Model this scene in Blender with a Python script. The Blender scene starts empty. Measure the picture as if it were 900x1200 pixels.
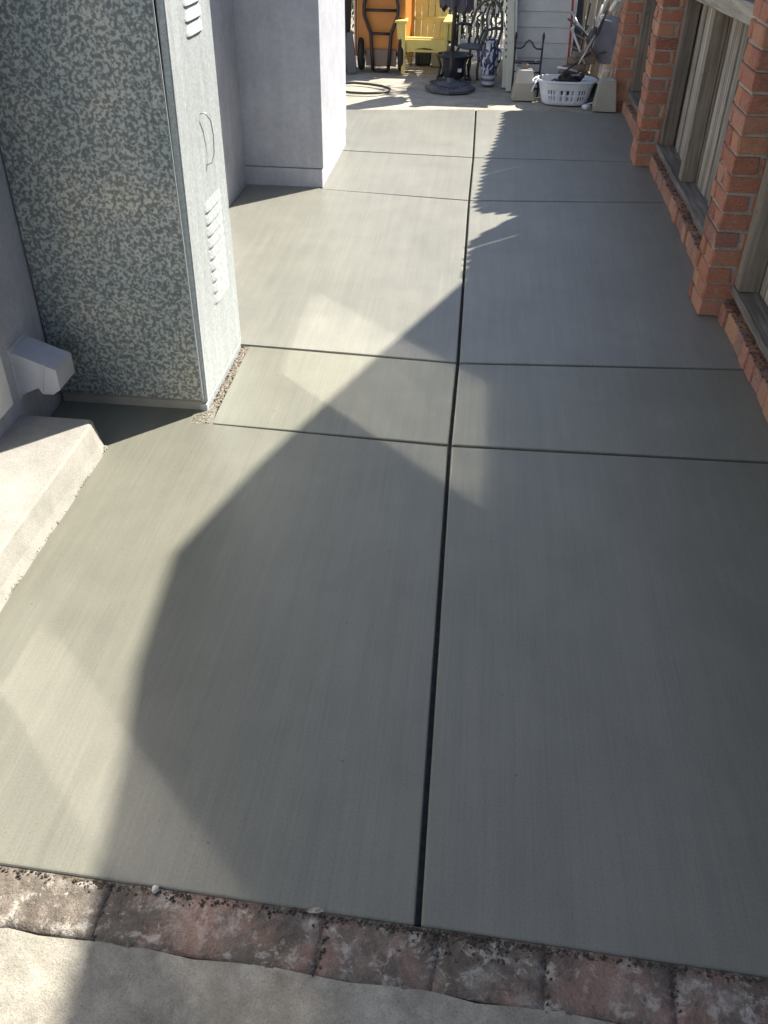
import bpy, bmesh, math, random
from mathutils import Vector, Matrix
random.seed(7)
R = math.radians
S = bpy.context.scene
C = S.collection

# ------------------------------------------------------------------ camera
H = 1.75
PITCH, YAW, ROLL = math.atan(772/1032), R(5.67), R(0.8)
FW = Vector((-math.sin(YAW)*math.cos(PITCH), math.cos(YAW)*math.cos(PITCH), -math.sin(PITCH)))
RT = Vector((math.cos(YAW), math.sin(YAW), 0)); UP = RT.cross(FW)
RT = (RT*math.cos(ROLL) + UP*math.sin(ROLL)).normalized(); UP = RT.cross(FW)
cd = bpy.data.cameras.new('camera'); cam = bpy.data.objects.new('camera', cd); C.objects.link(cam)
cd.sensor_fit = 'VERTICAL'; cd.sensor_height = 36; cd.lens = 36*1032/1200
cd.clip_start = .05; cd.clip_end = 500
m = Matrix((RT, UP, -FW)).transposed().to_4x4(); m.translation = (0, 0, H); cam.matrix_world = m
S.camera = cam

# ------------------------------------------------------------------ light
SUN_EL = R(45); LX, LY = -.71, -.704          # horizontal travel of the light
sun = bpy.data.lights.new('sun', 'SUN'); sun.energy = 5.0; sun.angle = R(.53); sun.color = (1, .94, .83)
so = bpy.data.objects.new('sun', sun); C.objects.link(so); so.location = (20, 20, 30)
so.rotation_euler = Vector((LX, LY, -math.tan(SUN_EL))).to_track_quat('-Z', 'Y').to_euler()
W = bpy.data.worlds.new('World'); S.world = W; W.use_nodes = True
wn = W.node_tree; sky = wn.nodes.new('ShaderNodeTexSky'); sky.sky_type = 'NISHITA'; sky.sun_disc = False
sky.sun_elevation = SUN_EL; sky.sun_rotation = math.atan2(-LX, -LY); sky.altitude = 50
wn.links.new(sky.outputs[0], wn.nodes['Background'].inputs[0]); wn.nodes['Background'].inputs[1].default_value = .076
S.view_settings.view_transform = 'Standard'; S.view_settings.look = 'None'
S.view_settings.exposure = 1.1; S.view_settings.gamma = 1
S.render.engine = 'CYCLES'
cy = S.cycles
cy.use_denoising = True; cy.max_bounces = 8; cy.diffuse_bounces = 4
cy.caustics_reflective = True; cy.blur_glossy = 0.0; cy.sample_clamp_indirect = 12
cy.use_guiding = True; cy.use_surface_guiding = True

# ------------------------------------------------------------------ materials
def mat(name, build):
    mt = bpy.data.materials.new(name); mt.use_nodes = True
    nt = mt.node_tree; b = nt.nodes['Principled BSDF']
    build(N(nt, b)); return mt
class N:
    def __init__(s, nt, b):
        s.nt = nt; s.b = b
    def n(s, t, **kw):
        o = s.nt.nodes.new('ShaderNode'+t)
        for k, v in kw.items():
            if k in o.inputs.keys(): o.inputs[k].default_value = v
            else: setattr(o, k, v)
        return o
    def l(s, a, b): s.nt.links.new(a, b)
    def co(s, scale=(1, 1, 1), rnd=0.0, rot=(0, 0, 0)):
        t = s.n('TexCoord'); mp = s.n('Mapping'); mp.inputs['Scale'].default_value = scale; mp.inputs['Rotation'].default_value = rot
        s.l(t.outputs['Object'], mp.inputs[0])
        if rnd:
            oi = s.n('ObjectInfo'); mu = s.n('Math', operation='MULTIPLY'); mu.inputs[1].default_value = rnd
            s.l(oi.outputs['Random'], mu.inputs[0]); s.l(mu.outputs[0], mp.inputs['Location'])
        return mp.outputs[0]
    def noise(s, co, scale, detail=4, rough=.6, dist=0):
        o = s.n('TexNoise'); o.inputs['Scale'].default_value = scale; o.inputs['Detail'].default_value = detail
        o.inputs['Roughness'].default_value = rough; o.inputs['Distortion'].default_value = dist
        s.l(co, o.inputs['Vector']); return o.outputs['Fac']
    def ramp(s, f, stops, interp='LINEAR'):
        o = s.n('ValToRGB'); o.color_ramp.interpolation = interp; e = o.color_ramp.elements
        while len(e) < len(stops): e.new(.5)
        for q, (p, c) in zip(e, stops):
            q.position = p; q.color = (*c, 1) if len(c) == 3 else c
        s.l(f, o.inputs[0]); return o.outputs[0]
    def mix(s, f, a, b, mode='MIX'):
        o = s.n('Mix', data_type='RGBA', blend_type=mode)
        for i, v in ((0, f), (6, a), (7, b)):
            if hasattr(v, 'is_linked'): s.l(v, o.inputs[i])
            elif i == 0: o.inputs[0].default_value = v
            else: o.inputs[i].default_value = (*v, 1)
        return o.outputs[2]
    def color(s, c): s.l(c, s.b.inputs['Base Color'])
    def rough(s, f, lo, hi):
        o = s.n('MapRange'); o.inputs['To Min'].default_value = lo; o.inputs['To Max'].default_value = hi
        s.l(f, o.inputs[0]); s.l(o.outputs[0], s.b.inputs['Roughness'])
    def bump(s, f, strength=.3, dist=.01, prev=None):
        o = s.n('Bump'); o.inputs['Strength'].default_value = strength; o.inputs['Distance'].default_value = dist
        s.l(f, o.inputs['Height'])
        if prev: s.l(prev, o.inputs['Normal'])
        s.l(o.outputs[0], s.b.inputs['Normal']); return o.outputs[0]
def gray(v): return (v, v, v)
M = {}
def m_path(n):
    w = n.co()
    big = n.noise(w, 1.1, 3, .55); mid = n.noise(w, 6, 5, .6)
    st = n.noise(n.co((130, 2.2, 1)), 1.0, 3, .6)              # broom strokes along the path
    st2 = n.noise(n.co((26, .9, 1), rot=(0, 0, R(4))), 1.0, 3, .6)
    fine = n.noise(w, 420, 2, .6)
    c = n.ramp(big, [(.3, (.212, .210, .180)), (.7, (.244, .241, .206))])
    c = n.mix(.55, c, n.ramp(mid, [(.3, gray(.9)), (.7, gray(1.08))]), 'MULTIPLY')
    c = n.mix(.62, c, n.ramp(st, [(.3, gray(.88)), (.7, gray(1.10))]), 'MULTIPLY')
    c = n.mix(.6, c, n.ramp(st2, [(.35, gray(.92)), (.65, gray(1.07))]), 'MULTIPLY')
    c = n.mix(.7, c, n.ramp(n.noise(w, 170, 3, .7), [(.32, gray(.80)), (.5, gray(1)), (.7, gray(1.13))]), 'MULTIPLY')
    blot = n.noise(n.co((1, .7, 1)), 2.6, 6, .7, .7)
    c = n.mix(.5, c, n.ramp(blot, [(.36, gray(.86)), (.52, gray(1.0)), (.68, gray(1.06))]), 'MULTIPLY')
    pit = n.n('TexVoronoi', feature='F1'); pit.inputs['Scale'].default_value = 34; n.l(w, pit.inputs['Vector'])
    keep = n.ramp(n.noise(w, 3.3, 3, .6), [(.52, gray(0)), (.60, gray(.55))])
    c = n.mix(n.mix(1, n.ramp(pit.outputs['Distance'], [(.05, gray(1)), (.10, gray(0))]), keep, 'MULTIPLY'), c, (.10, .095, .08))
    vo = n.n('TexVoronoi', feature='F1'); vo.inputs['Scale'].default_value = 7; n.l(w, vo.inputs['Vector'])
    c = n.mix(n.ramp(vo.outputs['Distance'], [(.02, gray(.8)), (.035, gray(0))]), c, (.12, .1, .08))  # odd dark specks
    oi = n.n('ObjectInfo')
    c = n.mix(1, c, oi.outputs['Color'], 'MULTIPLY')
    n.color(c); pt = n.noise(n.co((1.6, .55, 1)), 1.3, 3, .55); n.rough(pt, .36, .56)
    n.b.inputs['Specular IOR Level'].default_value = .8
    b = n.bump(st, .22, .0018); b = n.bump(fine, .2, .0009, b); n.bump(n.noise(w, 60, 4, .7), .12, .003, b)
M['path'] = mat('broomed_concrete', m_path)
M['joint'] = mat('damp_joint_filler', lambda n: (n.color(n.ramp(n.noise(n.co(), 60, 3), [(.3, gray(.035)), (.7, gray(.07))])), setattr(n.b.inputs['Roughness'], 'default_value', .9)))
def m_old(n):
    w = n.co(); big = n.noise(w, 2.3, 5, .65); mid = n.noise(w, 18, 5, .7); fine = n.noise(w, 230, 3, .7)
    c = n.ramp(big, [(.3, (.26, .235, .19)), (.5, (.37, .345, .29)), (.72, (.45, .425, .37))])
    c = n.mix(.7, c, n.ramp(mid, [(.3, gray(.7)), (.7, gray(1.2))]), 'MULTIPLY')
    c = n.mix(.45, c, n.ramp(fine, [(.36, gray(.5)), (.5, gray(1)), (.7, gray(1.2))]), 'MULTIPLY')
    c = n.mix(.8, c, n.ramp(n.noise(n.co((1, 1, 1)), 7, 7, .75, 1.2), [(.34, gray(.66)), (.5, gray(1)), (.66, gray(1.18))]), 'MULTIPLY')
    c = n.mix(n.ramp(n.noise(w, 4.5, 6, .7, .8), [(.52, gray(0)), (.68, gray(.55))]), c, (.20, .18, .15))
    n.color(c); n.b.inputs['Roughness'].default_value = .9
    b = n.bump(fine, .5, .004); n.bump(mid, .5, .012, b)
M['old'] = mat('old_weathered_concrete', m_old)
def m_patio(n):
    w = n.co(); big = n.noise(w, 1.6, 5, .65, .6); mid = n.noise(w, 11, 5, .7); fine = n.noise(w, 150, 3, .7)
    c = n.ramp(big, [(.3, (.32, .285, .22)), (.5, (.45, .41, .335)), (.72, (.54, .495, .41))])
    c = n.mix(.7, c, n.ramp(mid, [(.3, gray(.72)), (.7, gray(1.2))]), 'MULTIPLY')
    c = n.mix(.5, c, n.ramp(fine, [(.34, gray(.6)), (.6, gray(1.1))]), 'MULTIPLY')
    n.color(c); n.b.inputs['Roughness'].default_value = .9; n.bump(mid, .5, .015)
M['patio'] = mat('stained_patio_concrete', m_patio)
def m_step(n):
    w = n.co(); mid = n.noise(w, 9, 5, .65); fine = n.noise(w, 200, 3, .7)
    c = n.ramp(mid, [(.3, (.30, .29, .26)), (.7, (.40, .385, .35))])
    c = n.mix(.5, c, n.ramp(fine, [(.33, gray(.6)), (.55, gray(1.06))]), 'MULTIPLY')
    n.color(c); n.b.inputs['Roughness'].default_value = .9; n.bump(fine, .45, .004)
M['step'] = mat('pale_step_concrete', m_step)
def m_dirt(n):
    w = n.co(); mid = n.noise(w, 40, 6, .7)
    n.color(n.ramp(mid, [(.3, (.035, .028, .02)), (.7, (.14, .115, .085))])); n.b.inputs['Roughness'].default_value = 1
    n.bump(mid, .8, .02)
M['dirt'] = mat('dirt', m_dirt)
def m_gravel(n):
    oi = n.co(); f = n.noise(oi, 90, 2, .6)
    n.color(n.ramp(f, [(.3, (.07, .06, .048)), (.5, (.27, .235, .185)), (.7, (.46, .42, .36))])); n.b.inputs['Roughness'].default_value = .95
M['gravel'] = mat('tan_gravel', m_gravel)
def m_stucco(n):
    w = n.co(); fine = n.noise(w, 260, 4, .7); mid = n.noise(w, 5, 4, .6); run = n.noise(n.co((14, 14, 1)), 1, 4, .6)
    c = n.ramp(mid, [(.3, (.44, .455, .51)), (.7, (.54, .555, .615))])
    c = n.mix(.5, c, n.ramp(run, [(.35, gray(.88)), (.65, gray(1.06))]), 'MULTIPLY')
    n.color(c); n.b.inputs['Roughness'].default_value = .8
    c2 = n.mix(.6, c, n.ramp(n.noise(w, 34, 5, .7), [(.32, gray(.84)), (.68, gray(1.1))]), 'MULTIPLY'); n.color(c2)
    b = n.bump(fine, .6, .005); n.bump(n.noise(w, 45, 4, .65), .45, .008, b)
M['stucco'] = mat('lavender_grey_stucco', m_stucco)
def m_paint(col, r=.5):
    def f(n):
        w = n.co(rnd=9); a = n.noise(w, 9, 5, .6)
        n.color(n.mix(.35, col, n.ramp(a, [(.3, gray(.7)), (.7, gray(1.2))]), 'MULTIPLY'))
        n.rough(a, max(.1, r-.1), min(1, r+.12)); n.bump(n.noise(w, 120, 3, .6), .08, .003)
    return f
def m_galv(n):
    w = n.co()
    a0 = n.noise(w, 80, 4.5, .58, .5); a1 = n.noise(w, 40, 3, .6, .3); am = n.n('Math', operation='MULTIPLY_ADD'); am.inputs[1].default_value = .35; n.l(a1, am.inputs[0]); ac = n.n('Math', operation='MULTIPLY_ADD'); ac.inputs[1].default_value = .65; n.l(a0, ac.inputs[0]); n.l(am.outputs[0], ac.inputs[2]); am.inputs[2].default_value = 0; a = ac.outputs[0]; lo = n.noise(w, 3.2, 3, .6); hi = n.noise(w, 190, 2, .6)
    sp = n.ramp(a, [(.46, (.175, .197, .198)), (.56, (.47, .50, .49))])
    stain = n.ramp(lo, [(.36, (.74, .82, .85)), (.52, (.98, 1.0, 1.0)), (.66, (1.24, 1.17, 1.06))])
    c = n.mix(.9, sp, stain, 'MULTIPLY')
    c = n.mix(.4, c, n.ramp(hi, [(.3, gray(.8)), (.7, gray(1.2))]), 'MULTIPLY')
    n.color(c); n.b.inputs['Metallic'].default_value = .35; n.rough(a, .5, .62)
    n.bump(lo, .12, .02)
M['galv'] = mat('spangled_galvanised_steel', m_galv)
def m_galv2(n):
    w = n.co()
    a = n.noise(w, 75, 3, .6, 1.2); st = n.noise(n.co((30, 30, 2.0)), 1, 4, .6)
    c = n.ramp(a, [(.4, (.42, .46, .475)), (.62, (.56, .60, .615))])
    c = n.mix(.6, c, n.ramp(st, [(.35, gray(.86)), (.68, gray(1.14))]), 'MULTIPLY')
    n.color(c); n.b.inputs['Metallic'].default_value = .35; n.rough(st, .48, .62); n.bump(n.noise(w, 3, 3, .6), .12, .02)
M['galv2'] = mat('pale_galvanised_steel', m_galv2)  # paler steel tone for the cabinet door, louvres and trim
def m_brick(tint=(1, 1, 1), dirt=.0):
    def f(n):
        w = n.co(rnd=40); oi = n.n('ObjectInfo')
        base = n.ramp(oi.outputs['Random'], [(0, (.42, .14, .085)), (.25, (.64, .245, .13)), (.45, (.54, .20, .125)), (.65, (.70, .32, .17)), (.85, (.60, .27, .18)), (1, (.42, .18, .14))])
        a = n.noise(w, 26, 5, .7); b = n.noise(w, 130, 3, .7); e = n.noise(w, 9, 4, .6)
        c = n.mix(.8, base, n.ramp(a, [(.3, gray(.6)), (.7, gray(1.25))]), 'MULTIPLY')
        c = n.mix(n.ramp(e, [(.48, gray(.03)), (.72, gray(.5))]), c, (.62, .46, .36))
        gp = n.n('NewGeometry').outputs['Position']
        c = n.mix(n.ramp(n.noise(gp, 6, 6, .7, .6), [(.54, gray(0)), (.66, gray(.45))]), c, (.20, .13, .10))
        c = n.mix(n.ramp(n.noise(gp, 17, 6, .75, .5), [(.60, gray(0)), (.66, gray(.65))]), c, (.52, .47, .40))
        c = n.mix(1, c, tint, 'MULTIPLY')
        if dirt:
            c = n.mix(n.ramp(n.noise(w, 13, 5, .65), [(.42, gray(0)), (.62, gray(dirt))]), c, (.12, .095, .07))
            c = n.mix(n.ramp(n.noise(w, 10, 6, .7, .5), [(.55, gray(0)), (.63, gray(.8))]), c, (.50, .45, .39))
        n.color(c); n.b.inputs['Roughness'].default_value = .92
        q = n.bump(b, .5, .004); n.bump(a, .6, .008, q)
    return f
M['brick'] = mat('red_brick', m_brick())
M['curb_brick'] = mat('dusty_red_brick', m_brick((1.05, 1.1, 1.1), .35))
def m_border(n):
    w = n.co(rnd=40); oi = n.n('ObjectInfo')
    base = n.ramp(oi.outputs['Random'], [(0, (.20, .165, .135)), (.4, (.25, .195, .16)), (.7, (.27, .225, .185)), (1, (.23, .20, .165))])
    e = n.noise(w, 7, 5, .65, .4); a = n.noise(w, 30, 5, .7); b = n.noise(w, 170, 3, .7)
    c = n.mix(n.ramp(e, [(.50, gray(0)), (.64, gray(.6))]), base, (.36, .19, .15))
    c = n.mix(n.ramp(n.noise(w, 11, 6, .7, .5), [(.52, gray(0)), (.64, gray(.8))]), c, (.46, .42, .37))
    c = n.mix(n.ramp(n.noise(w, 5, 6, .7, .3), [(.50, gray(0)), (.66, gray(.85))]), c, (.10, .08, .062))
    c = n.mix(.8, c, n.ramp(a, [(.3, gray(.62)), (.7, gray(1.25))]), 'MULTIPLY')
    gp = n.n('NewGeometry').outputs['Position']; dn = n.noise(gp, 8, 7, .72, .8)      # soil smeared across the joints
    c = n.mix(n.ramp(dn, [(.44, gray(0)), (.56, gray(.85))]), c, (.125, .105, .085))
    c = n.mix(n.ramp(n.noise(gp, 23, 6, .75, .4), [(.53, gray(0)), (.62, gray(.85))]), c, (.50, .465, .41))
    c = n.mix(n.ramp(n.noise(gp, 3.7, 6, .7, .6), [(.52, gray(0)), (.62, gray(.5))]), c, (.40, .24, .19))
    n.color(c); n.b.inputs['Roughness'].default_value = .95
    q = n.bump(b, .8, .004); q = n.bump(a, .9, .012, q); n.bump(dn, .5, .012, q)
M['border_brick'] = mat('worn_dirty_brick', m_border)
def m_mortar(n):
    w = n.co(); a = n.noise(w, 60, 5, .7)
    n.color(n.ramp(a, [(.3, (.30, .275, .23)), (.7, (.58, .54, .47))])); n.b.inputs['Roughness'].default_value = .95; n.bump(a, .7, .008)
M['mortar'] = mat('grey_mortar', m_mortar)
def m_curbtop(n):
    w = n.co(); a = n.noise(w, 35, 6, .7); b = n.noise(w, 14, 5, .7)
    c = n.ramp(a, [(.3, (.045, .035, .03)), (.6, (.17, .13, .10)), (.75, (.30, .25, .2))])
    c = n.mix(n.ramp(b, [(.6, gray(0)), (.66, gray(.8))]), c, (.5, .47, .42))
    n.color(c); n.b.inputs['Roughness'].default_value = 1; n.bump(a, .9, .015)
M['curbtop'] = mat('dirt_and_mortar_crumbs', m_curbtop)
def m_wood(axis, c0, c1, c2):
    sc = {'z': (38, 38, 1.6), 'y': (38, 1.6, 38), 'x': (1.6, 38, 38)}[axis]
    def f(n):
        w = n.co(sc, rnd=60); a = n.noise(w, 1, 5, .65, .4); oi = n.n('ObjectInfo')
        b = n.noise(n.co(rnd=30), 3.5, 4, .6)
        c = n.ramp(a, [(.28, c0), (.5, c1), (.72, c2)])
        c = n.mix(.7, c, n.ramp(b, [(.3, gray(.72)), (.7, gray(1.2))]), 'MULTIPLY')
        c = n.mix(n.ramp(n.noise(n.co(rnd=17), 11, 5, .7), [(.60, gray(0)), (.70, gray(.6))]), c, (.12, .10, .085))
        c = n.mix(.9, c, n.ramp(oi.outputs['Random'], [(0, (.68, .66, .66)), (.5, (1, .98, .95)), (1, (1.15, 1.13, 1.08))]), 'MULTIPLY')
        n.color(c); n.b.inputs['Roughness'].default_value = .88; q = n.bump(a, .8, .006); n.bump(n.noise(n.co(rnd=5), 25, 5, .7), .4, .008, q)
    return f
WG = ((.16, .13, .10), (.42, .375, .315), (.60, .55, .475)); WP = ((.15, .125, .10), (.28, .24, .195), (.40, .35, .29))
M['board'] = mat('weathered_board_wood', m_wood('z', *WG)); M['post'] = mat('dark_weathered_post_wood', m_wood('z', *WP))
M['rail'] = mat('weathered_rail_wood', m_wood('y', *WG)); M['sill_rail'] = mat('dirty_rail_wood', m_wood('y', (.10, .085, .07), (.24, .21, .18), (.42, .385, .34))); M['railx'] = mat('weathered_cross_wood', m_wood('x', *WG))
def flat(name, col, r=.5, metal=0):
    M[name] = mat(name, m_paint(col, r)); M[name].node_tree.nodes['Principled BSDF'].inputs['Metallic'].default_value = metal
flat('white_trim', (.74, .74, .76)); flat('hood_paint', (.55, .55, .60), .45)
flat('yellow_paint', (.78, .64, .20), .5); flat('orange_paint', (.60, .24, .05), .5); flat('dark_metal', (.05, .045, .05), .45, .4)
flat('rubber', (.025, .025, .028), .7); flat('black_plastic', (.02, .022, .026), .4); flat('grey_cast', (.11, .115, .13), .5, .3)
flat('bronze_pole', (.045, .035, .03), .4, .3); flat('canopy_cloth', (.10, .09, .115), .9); flat('shed_siding', (.60, .62, .62), .6)
flat('shed_trim', (.60, .62, .54), .6); flat('white_plastic', (.80, .82, .86), .35); flat('block_concrete', (.42, .39, .32), .95)
flat('block_pale', (.62, .60, .54), .95); flat('chair_cloth', (.24, .25, .28), .85); flat('pale_metal', (.62, .62, .60), .35, .5)
flat('log_wood', (.26, .20, .155), .9); flat('red_paint', (.42, .03, .03), .45); flat('slate_plastic', (.045, .055, .07), .5)
flat('cream_block', (.42, .39, .32), .9); flat('handle_steel', (.50, .52, .52), .35, .6); flat('roof_shingle', (.09, .085, .08), .9)
flat('house_siding', (.42, .39, .34), .8); flat('bark', (.09, .065, .045), .95); flat('hose_green', (.035, .045, .035), .5)
flat('dark_glass_frame', (.5, .5, .52), .4); flat('tarp', (.04, .045, .05), .55)
def m_pane(n):
    n.b.inputs['Base Color'].default_value = (.03, .035, .04, 1); n.b.inputs['Roughness'].default_value = .07
    n.b.inputs['Specular IOR Level'].default_value = 1.0; n.b.inputs['Coat Weight'].default_value = 1.0; n.b.inputs['Coat IOR'].default_value = 2.2
    n.b.inputs['Coat Roughness'].default_value = .06
    o = n.n('Bump'); o.inputs['Strength'].default_value = 1; o.inputs['Distance'].default_value = .0004
    n.l(n.noise(n.co(), 2.4, 2, .5), o.inputs['Height']); n.l(o.outputs[0], n.b.inputs['Normal']); n.l(o.outputs[0], n.b.inputs['Coat Normal'])
M['pane'] = mat('reflective_window_glass', m_pane)
def m_pane2(n):
    n.b.inputs['Base Color'].default_value = (.05, .045, .045, 1); n.b.inputs['Roughness'].default_value = .065; n.b.inputs['Specular IOR Level'].default_value = .5; n.b.inputs['Specular Tint'].default_value = (1, .85, .78, 1)
M['door_pane'] = mat('door_glass', m_pane2)
def m_leaf(n):
    oi = n.co(); f = n.noise(oi, 8, 3, .6)
    n.color(n.ramp(f, [(.3, (.02, .05, .015)), (.7, (.08, .14, .04))])); n.b.inputs['Roughness'].default_value = .5
M['leaf'] = mat('green_leaf', m_leaf)
def m_vase(n):
    t = n.n('TexCoord'); sp = n.n('SeparateXYZ'); n.l(t.outputs['Object'], sp.inputs[0])
    at = n.n('Math', operation='ARCTAN2'); n.l(sp.outputs[0], at.inputs[0]); n.l(sp.outputs[1], at.inputs[1])
    cb = n.n('CombineXYZ'); n.l(at.outputs[0], cb.inputs[0]); n.l(sp.outputs[2], cb.inputs[1])
    mp = n.n('Mapping'); mp.inputs['Scale'].default_value = (1.3, 8, 1); n.l(cb.outputs[0], mp.inputs[0])
    f = n.noise(mp.outputs[0], 1.25, 1, .5, 1.3)
    body = n.ramp(f, [(.53, (.03, .045, .13)), (.57, (.55, .57, .60))])
    # zigzag band round the foot
    s1 = n.n('Math', operation='MULTIPLY'); s1.inputs[1].default_value = 14; n.l(at.outputs[0], s1.inputs[0])
    pp = n.n('Math', operation='PINGPONG'); pp.inputs[1].default_value = 1; n.l(s1.outputs[0], pp.inputs[0])
    z = n.n('Math', operation='MULTIPLY_ADD'); z.inputs[1].default_value = -38; z.inputs[2].default_value = 3.0; n.l(sp.outputs[2], z.inputs[0])
    d = n.n('Math', operation='GREATER_THAN'); n.l(pp.outputs[0], d.inputs[0]); fr = n.n('Math', operation='PINGPONG'); fr.inputs[1].default_value = 1
    n.l(z.outputs[0], fr.inputs[0]); n.l(fr.outputs[0], d.inputs[1])
    zig = n.mix(d.outputs[0], (.03, .05, .13), (.62, .64, .66))
    lo = n.n('Math', operation='LESS_THAN'); lo.inputs[1].default_value = .10; n.l(sp.outputs[2], lo.inputs[0])
    n.color(n.mix(lo.outputs[0], body, zig)); n.b.inputs['Roughness'].default_value = .15
M['vase'] = mat('blue_and_white_glaze', m_vase)

# ------------------------------------------------------------------ mesh helpers
class MB:
    def __init__(s): s.bm = bmesh.new()
    def poly(s, vs, fs):
        v = [s.bm.verts.new(p) for p in vs]
        for f in fs:
            try: s.bm.faces.new([v[i] for i in f])
            except ValueError: pass
        return s
    def box(s, x0, x1, y0, y1, z0, z1, mt=None):
        vs = [Vector((x, y, z)) for z in (z0, z1) for y in (y0, y1) for x in (x0, x1)]
        if mt: vs = [mt @ v for v in vs]
        return s.poly(vs, [(0, 2, 3, 1), (4, 5, 7, 6), (0, 1, 5, 4), (2, 6, 7, 3), (0, 4, 6, 2), (1, 3, 7, 5)])
    def prism(s, pts, z0, z1, mt=None):                     # pts counter-clockwise in xy
        n = len(pts); vs = [Vector((*p, z0)) for p in pts] + [Vector((*p, z1)) for p in pts]
        if mt: vs = [mt @ v for v in vs]
        return s.poly(vs, [tuple(range(n))[::-1], tuple(range(n, 2*n))] + [(i, (i+1) % n, n+(i+1) % n, n+i) for i in range(n)])
    def bar(s, a, b, w, t, up=(0, 0, 1)):                   # rectangular bar from a to b
        a, b = Vector(a), Vector(b); d = (b-a).normalized(); u = Vector(up)
        if abs(d.dot(u)) > .98: u = Vector((0, 1, 0))
        r = d.cross(u).normalized(); u = r.cross(d)
        vs = [p + r*x*w/2 + u*y*t/2 for p in (a, b) for x, y in ((-1, -1), (1, -1), (1, 1), (-1, 1))]
        return s.poly(vs, [(0, 1, 2, 3), (7, 6, 5, 4), (0, 4, 5, 1), (1, 5, 6, 2), (2, 6, 7, 3), (3, 7, 4, 0)])
    def tube(s, pts, r, k=8, closed=False):
        pts = [Vector(p) for p in pts]; n = len(pts); rings = []
        u = None
        for i, p in enumerate(pts):
            d = (pts[(i+1) % n]-pts[i-1]) if closed else (pts[min(i+1, n-1)]-pts[max(i-1, 0)])
            d.normalize()
            if u is None: u = d.orthogonal().normalized()
            u = (u-d*u.dot(d)).normalized(); v = d.cross(u)
            rr = r[i] if isinstance(r, (list, tuple)) else r
            rings.append([s.bm.verts.new(p+(u*math.cos(a)+v*math.sin(a))*rr) for a in [2*math.pi*j/k for j in range(k)]])
        for i in range(n if closed else n-1):
            A, B = rings[i], rings[(i+1) % n]
            for j in range(k): s.bm.faces.new((A[j], A[(j+1) % k], B[(j+1) % k], B[j]))
        if not closed:
            s.bm.faces.new(rings[0][::-1]); s.bm.faces.new(rings[-1])
        return s
    def lathe(s, prof, k=24, sx=1, sy=1, c=(0, 0, 0)):
        rings = [[s.bm.verts.new((c[0]+r*sx*math.cos(2*math.pi*j/k), c[1]+r*sy*math.sin(2*math.pi*j/k), c[2]+z)) for j in range(k)] for r, z in prof]
        for A, B in zip(rings, rings[1:]):
            for j in range(k): s.bm.faces.new((A[j], A[(j+1) % k], B[(j+1) % k], B[j]))
        s.bm.faces.new(rings[0][::-1]); s.bm.faces.new(rings[-1]); return s
    def bevel(s, w, seg=1):
        bmesh.ops.bevel(s.bm, geom=[e for e in s.bm.edges], offset=w, segments=seg, affect='EDGES', profile=.6, clamp_overlap=True); return s
    def jitter(s, a):
        for v in s.bm.verts: v.co += Vector([random.uniform(-a, a) for _ in range(3)])
        return s
    def mesh(s, name, mt, smooth=False):
        bmesh.ops.recalc_face_normals(s.bm, faces=s.bm.faces)
        me = bpy.data.meshes.new(name); s.bm.to_mesh(me); s.bm.free()
        if mt: me.materials.append(M[mt])
        if smooth:
            for p in me.polygons: p.use_smooth = True
        return me
    def build(s, name, mt, parent=None, smooth=False): return obj(name, s.mesh(name, mt, smooth), parent)
def obj(name, me, parent=None, loc=None, rot=None):
    o = bpy.data.objects.new(name, me); C.objects.link(o); o.parent = parent
    if loc is not None: o.location = loc
    if rot is not None: o.rotation_euler = rot
    return o
def tag(o, label, cat, group=None):
    o['label'] = label; o['category'] = cat
    if group: o['group'] = group
    return o
def thing(name, label, cat, loc=(0, 0, 0), rz=0, group=None):
    o = obj(name, None, None, loc, (0, 0, rz)); o.empty_display_size = .1
    return tag(o, label, cat, group)
def struct(o): o['kind'] = 'structure'; return o

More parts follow.
